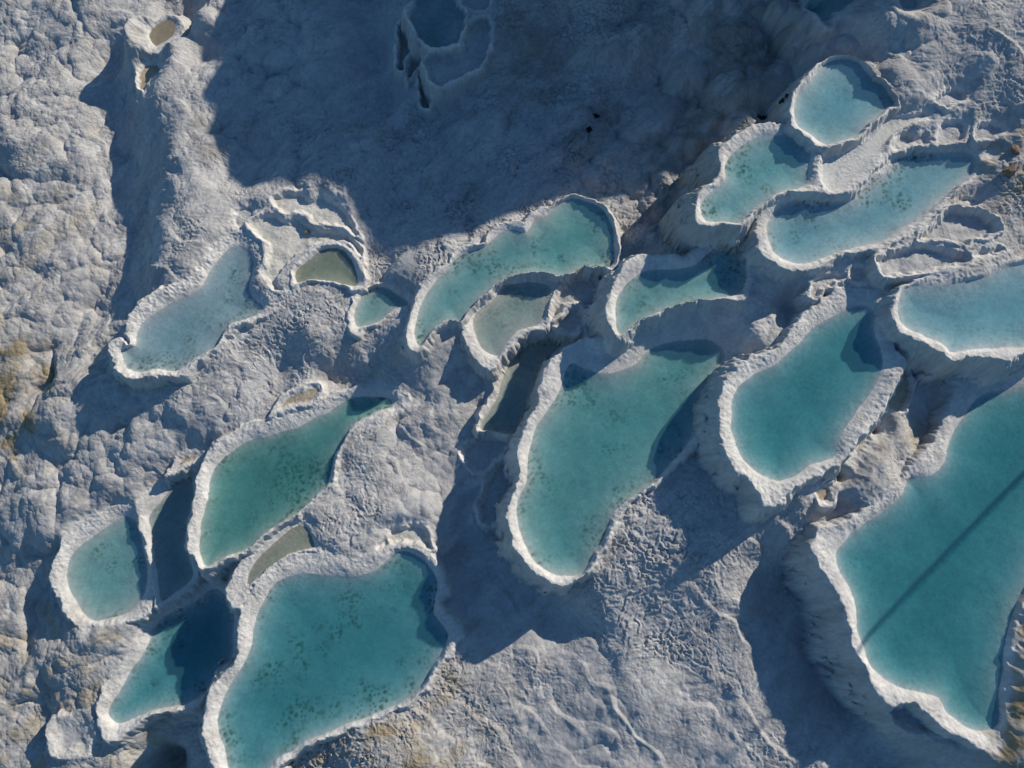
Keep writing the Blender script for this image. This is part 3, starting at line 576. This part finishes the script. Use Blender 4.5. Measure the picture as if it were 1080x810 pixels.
TONE = {'white': (.36, .355, .32), 'pale': (.40, .405, .385), 'pale2': (.38, .385, .36), 'blue': (.33, .345, .335), 'grey': (.30, .30, .26), 'olive': (.24, .23, .18), 'milky': (.36, .365, .35), 'green': (.30, .335, .29), 'brown': (.24, .21, .15)}
KTONE = {'silt': (.50, .49, .45), 'dry': (.43, .42, .40), 'tan': (.38, .32, .23), 'cream': (.53, .505, .44), 'shadewater': (.30, .31, .30)}
dots = worley(X, Y, 0.19, 11)[0]; dots2 = worley(X + 3, Y, 0.34, 12)[0]
clus = sstep(-0.12, .5, fbm(X, Y, 2.2, 3, 131) + 0.5 * fbm(X, Y, 0.6, 2, 132))
spots = np.clip(sstep(.42, .12, dots) * .8 + sstep(.40, .1, dots2) * .7, 0, 1) * clus + 0.25 * clus * sstep(-.1, .6, fbm(X, Y, .4, 2, 133))
silt = (1 - np.abs(fbm(al / 1.6, ac, 0.55, 3, 135))) ** 4
for i, p in enumerate(POOLS):
    m = ZONE == 2 * i + 2
    if not m.any():
        continue
    t = TONE[p['floor']] if p['kind'] == 'water' else KTONE[p['kind']]
    c = np.array(t)[None] * (1 + 0.08 * n2[m] + 0.16 * n1[m] + 0.05 * n3[m] + 0.10 * silt[m])[:, None]
    if p['kind'] == 'water':
        k = {'green': 1.0, 'grey': .5, 'olive': .3, 'brown': .2}.get(p['floor'], .85)
        if p['key'] in ('oval', 'right_edge', 'round', 'big_right'):
            k = .3
        if p['key'] in ('big_left', 'second', 'winding'):
            k = 1.0
        if p['key'] in ('long_mid',):
            k = 1.0
        sp = (spots[m] * k)[:, None]
        c = c * (1 - sp) + np.array([.07, .10, .06]) * sp
    COL[m] = c
COL = np.clip(COL, 0.02, 0.75)

# ------------------------------------------------------------------ vertex normals of the whole surface
gy_, gx_ = np.gradient(H, ys, xs)
NRM = np.stack([-gx_, -gy_, np.ones_like(H)], -1)
NRM /= np.linalg.norm(NRM, axis=-1, keepdims=True)


def face_zone(z):
    return np.minimum(np.minimum(z[:-1, :-1], z[1:, :-1]), np.minimum(z[:-1, 1:], z[1:, 1:]))


FZ = ZONE[:-1, :-1].copy()


def islands(m):
    m = m.copy(); out = []
    Hh, Ww_ = m.shape
    for sj, si in zip(*np.nonzero(m)):
        if not m[sj, si]:
            continue
        m[sj, si] = False; st = [(sj, si)]; comp = []
        while st:
            j, i = st.pop(); comp.append((j, i))
            for a, b in ((j + 1, i), (j - 1, i), (j, i + 1), (j, i - 1)):
                if 0 <= a < Hh and 0 <= b < Ww_ and m[a, b]:
                    m[a, b] = False; st.append((a, b))
        out.append(comp)
    return sorted(out, key=len, reverse=True)


for i, p in enumerate(POOLS):           # one connected floor and one connected rim per pool
    for code, other in ((2 * i + 2, 2 * i + 1), (2 * i + 1, 0)):
        jj, ii = np.nonzero(FZ == code)
        if len(jj) == 0 or len(jj) > 130000:
            continue
        j0, j1, i0, i1 = jj.min(), jj.max() + 1, ii.min(), ii.max() + 1
        sub = FZ[j0:j1, i0:i1]
        comps = islands(sub == code)
        for c in comps[1:]:
            if len(c) < 0.12 * len(comps[0]) or code % 2 == 0:
                a = np.array(c); sub[a[:, 0], a[:, 1]] = other
FLAT = np.stack([X, Y, H], -1).reshape(-1, 3).astype(np.float32)
FN = NRM.reshape(-1, 3).astype(np.float32)
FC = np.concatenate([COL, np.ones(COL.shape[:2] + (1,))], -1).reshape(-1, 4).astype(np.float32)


def piece(name, fmask, mat, parent=None, origin=(0, 0, 0)):
    jj, ii = np.nonzero(fmask)
    a = jj * NX + ii
    quads = np.stack([a, a + 1, a + NX + 1, a + NX], 1)
    used = np.zeros(NX * NY, bool); used[quads.ravel()] = True
    ids = np.nonzero(used)[0]
    remap = np.empty(NX * NY, np.int32); remap[ids] = np.arange(len(ids), dtype=np.int32)
    me = bpy.data.meshes.new(name)
    me.vertices.add(len(ids)); me.vertices.foreach_set('co', (FLAT[ids] - np.array(origin, np.float32)).ravel())
    me.loops.add(quads.size); me.loops.foreach_set('vertex_index', remap[quads].ravel())
    me.polygons.add(len(quads)); me.polygons.foreach_set('loop_start', np.arange(0, quads.size, 4, dtype=np.int32))
    me.polygons.foreach_set('use_smooth', np.ones(len(quads), bool))
    me.update(calc_edges=True)
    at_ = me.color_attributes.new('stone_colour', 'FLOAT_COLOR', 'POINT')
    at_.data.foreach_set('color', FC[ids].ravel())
    me.normals_split_custom_set_from_vertices(FN[ids])
    me.materials.append(mat)
    ob = bpy.data.objects.new(name, me)
    SC.collection.objects.link(ob)
    if parent:
        ob.parent = parent
    return ob


# ------------------------------------------------------------------ materials
def new_mat(name):
    m = bpy.data.materials.new(name); m.use_nodes = True
    nt = m.node_tree
    for nd in list(nt.nodes):
        nt.nodes.remove(nd)
    out = nt.nodes.new('ShaderNodeOutputMaterial')
    return m, nt, out


def stone(name, fine=1.0, rough=0.85):
    m, nt, out = new_mat(name)
    N, L = nt.nodes, nt.links
    b = N.new('ShaderNodeBsdfPrincipled'); b.inputs['Roughness'].default_value = rough
    b.inputs['Specular IOR Level'].default_value = 0.25
    at_ = N.new('ShaderNodeVertexColor'); at_.layer_name = 'stone_colour'
    geo = N.new('ShaderNodeNewGeometry')
    n1 = N.new('ShaderNodeTexNoise'); n1.inputs['Scale'].default_value = 7.0; n1.inputs['Detail'].default_value = 8; n1.inputs['Roughness'].default_value = 0.65
    sc_ = N.new('ShaderNodeVectorMath'); sc_.operation = 'MULTIPLY'; sc_.inputs[1].default_value = (1, 1, 0.3)
    L.new(geo.outputs['Position'], sc_.inputs[0]); L.new(sc_.outputs[0], n1.inputs['Vector'])
    mr = N.new('ShaderNodeMapRange'); mr.inputs['From Min'].default_value = 0.3; mr.inputs['From Max'].default_value = 0.7; mr.inputs['To Min'].default_value = 0.84; mr.inputs['To Max'].default_value = 1.14
    L.new(n1.outputs['Fac'], mr.inputs['Value'])
    mx = N.new('ShaderNodeMix'); mx.data_type = 'RGBA'; mx.blend_type = 'MULTIPLY'; mx.inputs['Factor'].default_value = 1
    L.new(at_.outputs['Color'], mx.inputs[6]); L.new(mr.outputs['Result'], mx.inputs[7])
    L.new(mx.outputs[2], b.inputs['Base Color'])
    v = N.new('ShaderNodeTexVoronoi'); v.inputs['Scale'].default_value = 9.0; v.feature = 'SMOOTH_F1'; v.inputs['Smoothness'].default_value = 0.4
    L.new(geo.outputs['Position'], v.inputs['Vector'])
    n2 = N.new('ShaderNodeTexNoise'); n2.inputs['Scale'].default_value = 19.0; n2.inputs['Detail'].default_value = 6; n2.inputs['Roughness'].default_value = 0.7
    L.new(geo.outputs['Position'], n2.inputs['Vector'])
    ad = N.new('ShaderNodeMath'); ad.operation = 'MULTIPLY_ADD'; ad.inputs[1].default_value = -0.35
    L.new(v.outputs['Distance'], ad.inputs[0]); L.new(n1.outputs['Fac'], ad.inputs[2])
    ad2 = N.new('ShaderNodeMath'); ad2.operation = 'MULTIPLY_ADD'; ad2.inputs[1].default_value = 0.55; L.new(n2.outputs['Fac'], ad2.inputs[0]); L.new(ad.outputs[0], ad2.inputs[2])
    n3 = N.new('ShaderNodeTexNoise'); n3.inputs['Scale'].default_value = 0.55; n3.inputs['Detail'].default_value = 3
    L.new(geo.outputs['Position'], n3.inputs['Vector'])
    ms = N.new('ShaderNodeMapRange'); ms.inputs['From Min'].default_value = 0.38; ms.inputs['From Max'].default_value = 0.62; ms.inputs['To Min'].default_value = 0.15 * fine; ms.inputs['To Max'].default_value = 0.95 * fine
    L.new(n3.outputs['Fac'], ms.inputs['Value'])
    bp = N.new('ShaderNodeBump'); L.new(ms.outputs['Result'], bp.inputs['Strength']); bp.inputs['Distance'].default_value = 0.05
    L.new(ad2.outputs[0], bp.inputs['Height']); L.new(bp.outputs['Normal'], b.inputs['Normal'])
    L.new(b.outputs[0], out.inputs['Surface'])
    return m


M_GROUND = stone('travertine_crust', 1.0)
M_RIM = stone('travertine_rim', 0.9)
M_FLOOR = stone('lime_sediment', 0.35)


def water_mat(name, absorb, density):
    m, nt, out = new_mat(name)
    N, L = nt.nodes, nt.links
    tr = N.new('ShaderNodeBsdfTransparent'); gl = N.new('ShaderNodeBsdfGlossy'); gl.inputs['Roughness'].default_value = 0.06
    lw = N.new('ShaderNodeLayerWeight'); lw.inputs['Blend'].default_value = 0.5
    pw = N.new('ShaderNodeMath'); pw.operation = 'POWER'; pw.inputs[1].default_value = 5.0; L.new(lw.outputs['Facing'], pw.inputs[0])
    fr = N.new('ShaderNodeMath'); fr.operation = 'MULTIPLY_ADD'; fr.inputs[1].default_value = 0.98; fr.inputs[2].default_value = 0.02; L.new(pw.outputs[0], fr.inputs[0])
    geo = N.new('ShaderNodeNewGeometry'); ns = N.new('ShaderNodeTexNoise'); ns.inputs['Scale'].default_value = 3.5; ns.inputs['Detail'].default_value = 4
    L.new(geo.outputs['Position'], ns.inputs['Vector'])
    bp = N.new('ShaderNodeBump'); bp.inputs['Strength'].default_value = 0.12; bp.inputs['Distance'].default_value = 0.05
    L.new(ns.outputs['Fac'], bp.inputs['Height']); L.new(bp.outputs['Normal'], gl.inputs['Normal'])
    mx = N.new('ShaderNodeMixShader'); L.new(fr.outputs[0], mx.inputs[0]); L.new(tr.outputs[0], mx.inputs[1]); L.new(gl.outputs[0], mx.inputs[2])
    df = N.new('ShaderNodeBsdfDiffuse'); df.inputs['Color'].default_value = (absorb[0] * 0.9, absorb[1] * 0.9, absorb[2] * 0.95, 1)
    m2 = N.new('ShaderNodeMixShader'); m2.inputs[0].default_value = 0.09; L.new(mx.outputs[0], m2.inputs[1]); L.new(df.outputs[0], m2.inputs[2])
    L.new(m2.outputs[0], out.inputs['Surface'])
    va = N.new('ShaderNodeVolumeAbsorption'); va.inputs['Color'].default_value = (*absorb, 1); va.inputs['Density'].default_value = density * 2.7
    L.new(va.outputs[0], out.inputs['Volume'])
    return m


WM = {'white': water_mat('spring_water', (0.27, 0.745, 0.775), 1.0), 'grey': water_mat('cloudy_water', (0.42, 0.74, 0.74), 0.9), 'olive': water_mat('brackish_water', (0.46, 0.68, 0.58), 0.9),
      'pale': water_mat('pale_spring_water', (0.36, 0.76, 0.84), 0.95), 'pale2': water_mat('light_spring_water', (0.30, 0.76, 0.80), 0.95), 'blue': water_mat('blue_spring_water', (0.20, 0.71, 0.745), 1.2),
      'milky': water_mat('milky_water', (0.42, 0.74, 0.82), 0.9), 'green': water_mat('green_water', (0.23, 0.69, 0.68), 1.1), 'brown': water_mat('puddle_water', (0.7, 0.6, 0.4), 0.9)}


def water_mesh(name, poly, zw, depth, mat, parent, origin):
    P = np.asarray(poly); m = len(P)
    top = [(float(a) - origin[0], float(b) - origin[1], zw - origin[2]) for a, b in P]
    bot = [(a, b, c - depth) for a, b, c in top]
    faces = [list(range(m)), list(range(2 * m - 1, m - 1, -1))]
    if np.sum(P[:, 0] * np.roll(P[:, 1], -1) - np.roll(P[:, 0], -1) * P[:, 1]) < 0:
        faces = [f[::-1] for f in faces]
        for k in range(m):
            faces.append([k, (k + 1) % m, m + (k + 1) % m, m + k])
    else:
        for k in range(m):
            faces.append([k, m + k, m + (k + 1) % m, (k + 1) % m])
    me = bpy.data.meshes.new(name); me.from_pydata(top + bot, [], faces); me.update()
    me.materials.append(mat)
    ob = bpy.data.objects.new(name, me); SC.collection.objects.link(ob); ob.parent = parent
    return ob


# ------------------------------------------------------------------ objects
ground = piece('hillside', FZ == 0, M_GROUND)
ground['kind'] = 'structure'

for i, p in enumerate(POOLS):
    wet = p['kind'] in ('water', 'shadewater')
    c = p['Cw'].mean(0); org = (float(c[0]), float(c[1]), p['zw'])
    e = bpy.data.objects.new('terrace_pool' if wet else 'dry_basin', None)
    e.location = org; e.empty_display_size = 0.3
    SC.collection.objects.link(e)
    e['label'] = p['label']; e['category'] = 'pool' if wet else 'basin'
    e['group'] = 'water filled travertine pools' if wet else 'dry travertine basins'
    rm = FZ == 2 * i + 1; fl = FZ == 2 * i + 2
    if rm.any():
        piece('rim', rm, M_RIM, e, org)
    if fl.any():
        piece('basin_floor', fl, M_FLOOR if wet else M_RIM, e, org)
    if wet:
        if p['kind'] == 'water':
            # widen the sheet a little so that its edge lies inside the bank
            P = p['Ww']; nx_ = np.roll(P, -1, 0) - np.roll(P, 1, 0)
            area = np.sum(P[:, 0] * np.roll(P[:, 1], -1) - np.roll(P[:, 0], -1) * P[:, 1])
            nrm = np.stack([nx_[:, 1], -nx_[:, 0]], 1) * (1 if area > 0 else -1)
            nrm /= np.linalg.norm(nrm, axis=1, keepdims=True) + 1e-9
            Cw = p['Cw']
            dist = np.sqrt(((P[:, None] - Cw[None]) ** 2).sum(-1)).min(1)
            poly = P + nrm * np.minimum(0.12, 0.6 * dist)[:, None]
            water_mesh('water', poly, p['zw'], max(0.3, p['dep'] + 0.2), WM[p['floor']], e, org)
        else:
            P = p['Cw']; cc = P.mean(0)
            water_mesh('water', cc + (P - cc) * 0.93, p['zw'] - max(0.02, p['dep'] - p['fb'] - 0.1), 0.6, WM['grey'], e, org)

# ------------------------------------------------------------------ a tall pole beyond the right edge (its shadow crosses the pool)
def ray_h(x, y):
    return float(H[min(np.searchsorted(ys, y), NY - 1), min(np.searchsorted(xs, x), NX - 1)])


def lathe(name, prof, mat, parent=None, seg=16, loc=(0, 0, 0)):
    vs = []; fs = []
    for (r, z) in prof:
        for k in range(seg):
            a = 2 * math.pi * k / seg; vs.append((r * math.cos(a) + loc[0], r * math.sin(a) + loc[1], z + loc[2]))
    m = len(prof)
    for j in range(m - 1):
        for k in range(seg):
            fs.append([j * seg + k, j * seg + (k + 1) % seg, (j + 1) * seg + (k + 1) % seg, (j + 1) * seg + k])
    fs.append(list(range(seg))[::-1]); fs.append(list(range((m - 1) * seg, m * seg)))
    me = bpy.data.meshes.new(name); me.from_pydata(vs, [], fs); me.update(); me.materials.append(mat)
    for po in me.polygons:
        po.use_smooth = len(po.vertices) == 4
    ob = bpy.data.objects.new(name, me); SC.collection.objects.link(ob)
    if parent:
        ob.parent = parent
    return ob


def simple(name, col, rough=0.8, sc=6.0, var=0.35):
    m, nt, out = new_mat(name); N, L = nt.nodes, nt.links
    b = N.new('ShaderNodeBsdfPrincipled'); b.inputs['Roughness'].default_value = rough
    tc = N.new('ShaderNodeNewGeometry'); ns = N.new('ShaderNodeTexNoise'); ns.inputs['Scale'].default_value = sc; ns.inputs['Detail'].default_value = 6
    L.new(tc.outputs['Position'], ns.inputs['Vector'])
    cr = N.new('ShaderNodeValToRGB'); cr.color_ramp.elements[0].position = 0.3; cr.color_ramp.elements[1].position = 0.7
    cr.color_ramp.elements[0].color = (*[c * (1 - var) for c in col], 1); cr.color_ramp.elements[1].color = (*[c * (1 + var) for c in col], 1)
    L.new(ns.outputs['Fac'], cr.inputs['Fac']); L.new(cr.outputs['Color'], b.inputs['Base Color'])
    bp = N.new('ShaderNodeBump'); bp.inputs['Strength'].default_value = 0.4; bp.inputs['Distance'].default_value = 0.03
    L.new(ns.outputs['Fac'], bp.inputs['Height']); L.new(bp.outputs['Normal'], b.inputs['Normal'])
    L.new(b.outputs[0], out.inputs['Surface'])
    return m


WOOD = simple('weathered_wood', (0.12, 0.10, 0.08))
ax, ay = at(1080, 525, 0.1); bx, by = at(905, 660, 0.1)
dirv = SUN_AZ
mid = np.array([(ax + bx) / 2, (ay + by) / 2])
pb = mid + dirv * 10.5
pz_ = ray_h(*pb)
pole = lathe('pole', [(0.075, -0.6), (0.07, 0.2), (0.065, 4.0), (0.06, 9.0), (0.065, 9.05), (0.0, 9.12)], WOOD)
pole.location = (float(pb[0]), float(pb[1]), pz_)
pole['label'] = 'tall pole standing beyond the right edge, its thin shadow crossing the very large pool'; pole['category'] = 'pole'

# ------------------------------------------------------------------ loose stones and dark tufts
def rock(name, u, v, zg, r, col_mat, label, seed, flat=0.7):
    rnd = np.random.default_rng(seed)
    x, y = at(u, v, zg); x = float(x); y = float(y); zg = ray_h(x, y)
    import bmesh
    bm = bmesh.new(); bmesh.ops.create_icosphere(bm, subdivisions=4, radius=1.0)
    co = np.array([vv.co[:] for vv in bm.verts]); off = rnd.random(3) * 9
    d = 1 + 0.30 * pn(co[:, 0] * 1.3 + off[0], co[:, 1] * 1.3 + co[:, 2] * 0.9 + off[1], 5) + 0.12 * pn(co[:, 0] * 3 + co[:, 2] * 2, co[:, 1] * 3 + off[2], 6)
    # a few planes chip the sphere into a stone
    for _ in range(9):
        nn = rnd.normal(size=3); nn /= np.linalg.norm(nn)
        t = co @ nn * d; cut = 0.62 + 0.25 * rnd.random()
        d = np.where(t > cut, d * cut / np.maximum(t, 1e-6), d)
    co = co * d[:, None] * np.array([1, 0.75, flat]) * r
    a = rnd.random() * 6.28
    co[:, :2] = co[:, :2] @ np.array([[math.cos(a), -math.sin(a)], [math.sin(a), math.cos(a)]])
    for vv, cc in zip(bm.verts, co):
        vv.co = cc
    me = bpy.data.meshes.new(name); bm.to_mesh(me); bm.free(); me.materials.append(col_mat)
    ob = bpy.data.objects.new(name, me); SC.collection.objects.link(ob); ob.location = (x, y, zg + r * flat * 0.45)
    ob['label'] = label; ob['category'] = 'stone'
    return ob


BROWN = simple('brown_stone', (0.20, 0.13, 0.08)); TANR = simple('tan_stone', (0.33, 0.24, 0.13))
rock('stone', 322, 243, -0.7, 0.14, TANR, 'small tan stone lying on the cream shelf above the olive pool', 1)
rock('stone', 1064, 182, 2.2, 0.3, BROWN, 'reddish brown stone among the wrinkled terraces at the right edge', 2)
rock('stone', 1070, 158, 2.3, 0.22, BROWN, 'smaller brown stone above the reddish brown one at the right edge', 3)

TUFT = simple('dark_moss', (0.016, 0.018, 0.012), 0.9)


def tuft(u, v, zg, r, label, seed, cnt=70):
    rnd = random.Random(seed)
    x, y = at(u, v, zg); x = float(x); y = float(y)
    z0 = ray_h(x, y); vs = []; fs = []
    for _ in range(cnt):
        a = rnd.random() * 6.28; rr = r * math.sqrt(rnd.random()); bxx, byy = rr * math.cos(a), rr * math.sin(a)
        hz = ray_h(x + bxx, y + byy) - z0
        if abs(hz) > 0.25:
            continue
        L = r * (0.35 + 0.7 * rnd.random()); t = rnd.random() * 6.28; lean = 0.6 * rnd.random()
        dx, dy = math.cos(t), math.sin(t); wd = 0.012 + 0.02 * rnd.random()
        k = len(vs)
        vs += [(bxx - dy * wd, byy + dx * wd, hz - 0.03), (bxx + dy * wd, byy - dx * wd, hz - 0.03),
               (bxx + dx * L * lean * .5 + dy * wd, byy + dy * L * lean * .5 - dx * wd, hz + L * .55), (bxx + dx * L * lean * .5 - dy * wd, byy + dy * L * lean * .5 + dx * wd, hz + L * .55),
               (bxx + dx * L * lean * 1.3, byy + dy * L * lean * 1.3, hz + L * .9)]
        fs += [(k, k + 1, k + 2, k + 3), (k + 3, k + 2, k + 4)]
    me = bpy.data.meshes.new('dry_plant'); me.from_pydata(vs, [], fs); me.update(); me.materials.append(TUFT)
    ob = bpy.data.objects.new('dry_plant', me); SC.collection.objects.link(ob); ob.location = (x, y, z0)
    ob['label'] = label; ob['category'] = 'plant'
    return ob


tuft(802, 127, 0.4, 0.2, 'dark tuft on the shaded bank left of the small rounded pool', 1)
tuft(812, 128, 0.5, 0.16, 'second dark tuft tight against the wall of the small rounded pool', 2)
tuft(628, 128, -1.3, 0.15, 'black tuft in a crack of the shaded hollow', 3)
tuft(620, 143, -1.3, 0.12, 'lower of two black tufts in the crack of the shaded hollow', 4)

# ------------------------------------------------------------------ light
w = bpy.data.worlds.new('World'); SC.world = w; w.use_nodes = True
nt = w.node_tree
bg = nt.nodes['Background']
sky = nt.nodes.new('ShaderNodeTexSky'); sky.sky_type = 'NISHITA'; sky.sun_disc = False
sky.sun_elevation = SUN_EL; sky.sun_rotation = math.atan2(SUN_AZ[0], SUN_AZ[1])
sky.air_density = 1.0; sky.dust_density = 0.4; sky.ozone_density = 1.6
tint = nt.nodes.new('ShaderNodeMix'); tint.data_type = 'RGBA'; tint.blend_type = 'MULTIPLY'; tint.inputs['Factor'].default_value = 1.0
tint.inputs[7].default_value = (0.62, 1.0, 1.32, 1)
nt.links.new(sky.outputs[0], tint.inputs[6]); nt.links.new(tint.outputs[2], bg.inputs['Color']); bg.inputs['Strength'].default_value = 0.084
sd = bpy.data.lights.new('sun', 'SUN'); sd.energy = 5.0; sd.angle = math.radians(0.75); sd.color = (1.0, 0.92, 0.81)
so = bpy.data.objects.new('sun', sd); SC.collection.objects.link(so)
from mathutils import Vector
dv = Vector((-SUN_AZ[0] * math.cos(SUN_EL), -SUN_AZ[1] * math.cos(SUN_EL), -math.sin(SUN_EL)))
so.rotation_euler = dv.to_track_quat('-Z', 'Y').to_euler(); so.location = (40, 40, 40)

cam = bpy.data.cameras.new('camera'); cam.lens = 25.0; cam.sensor_width = 36.0; cam.clip_end = 1000; cam.clip_start = 0.1
co = bpy.data.objects.new('camera', cam); SC.collection.objects.link(co)
co.location = CAM; co.rotation_euler = (TILT, 0, 0)
SC.camera = co

SC.render.engine = 'CYCLES'
SC.cycles.max_bounces = 8; SC.cycles.transparent_max_bounces = 16; SC.cycles.diffuse_bounces = 3
SC.view_settings.view_transform = 'Standard'; SC.view_settings.look = 'None'
SC.view_settings.exposure = 0.05; SC.view_settings.gamma = 1.0
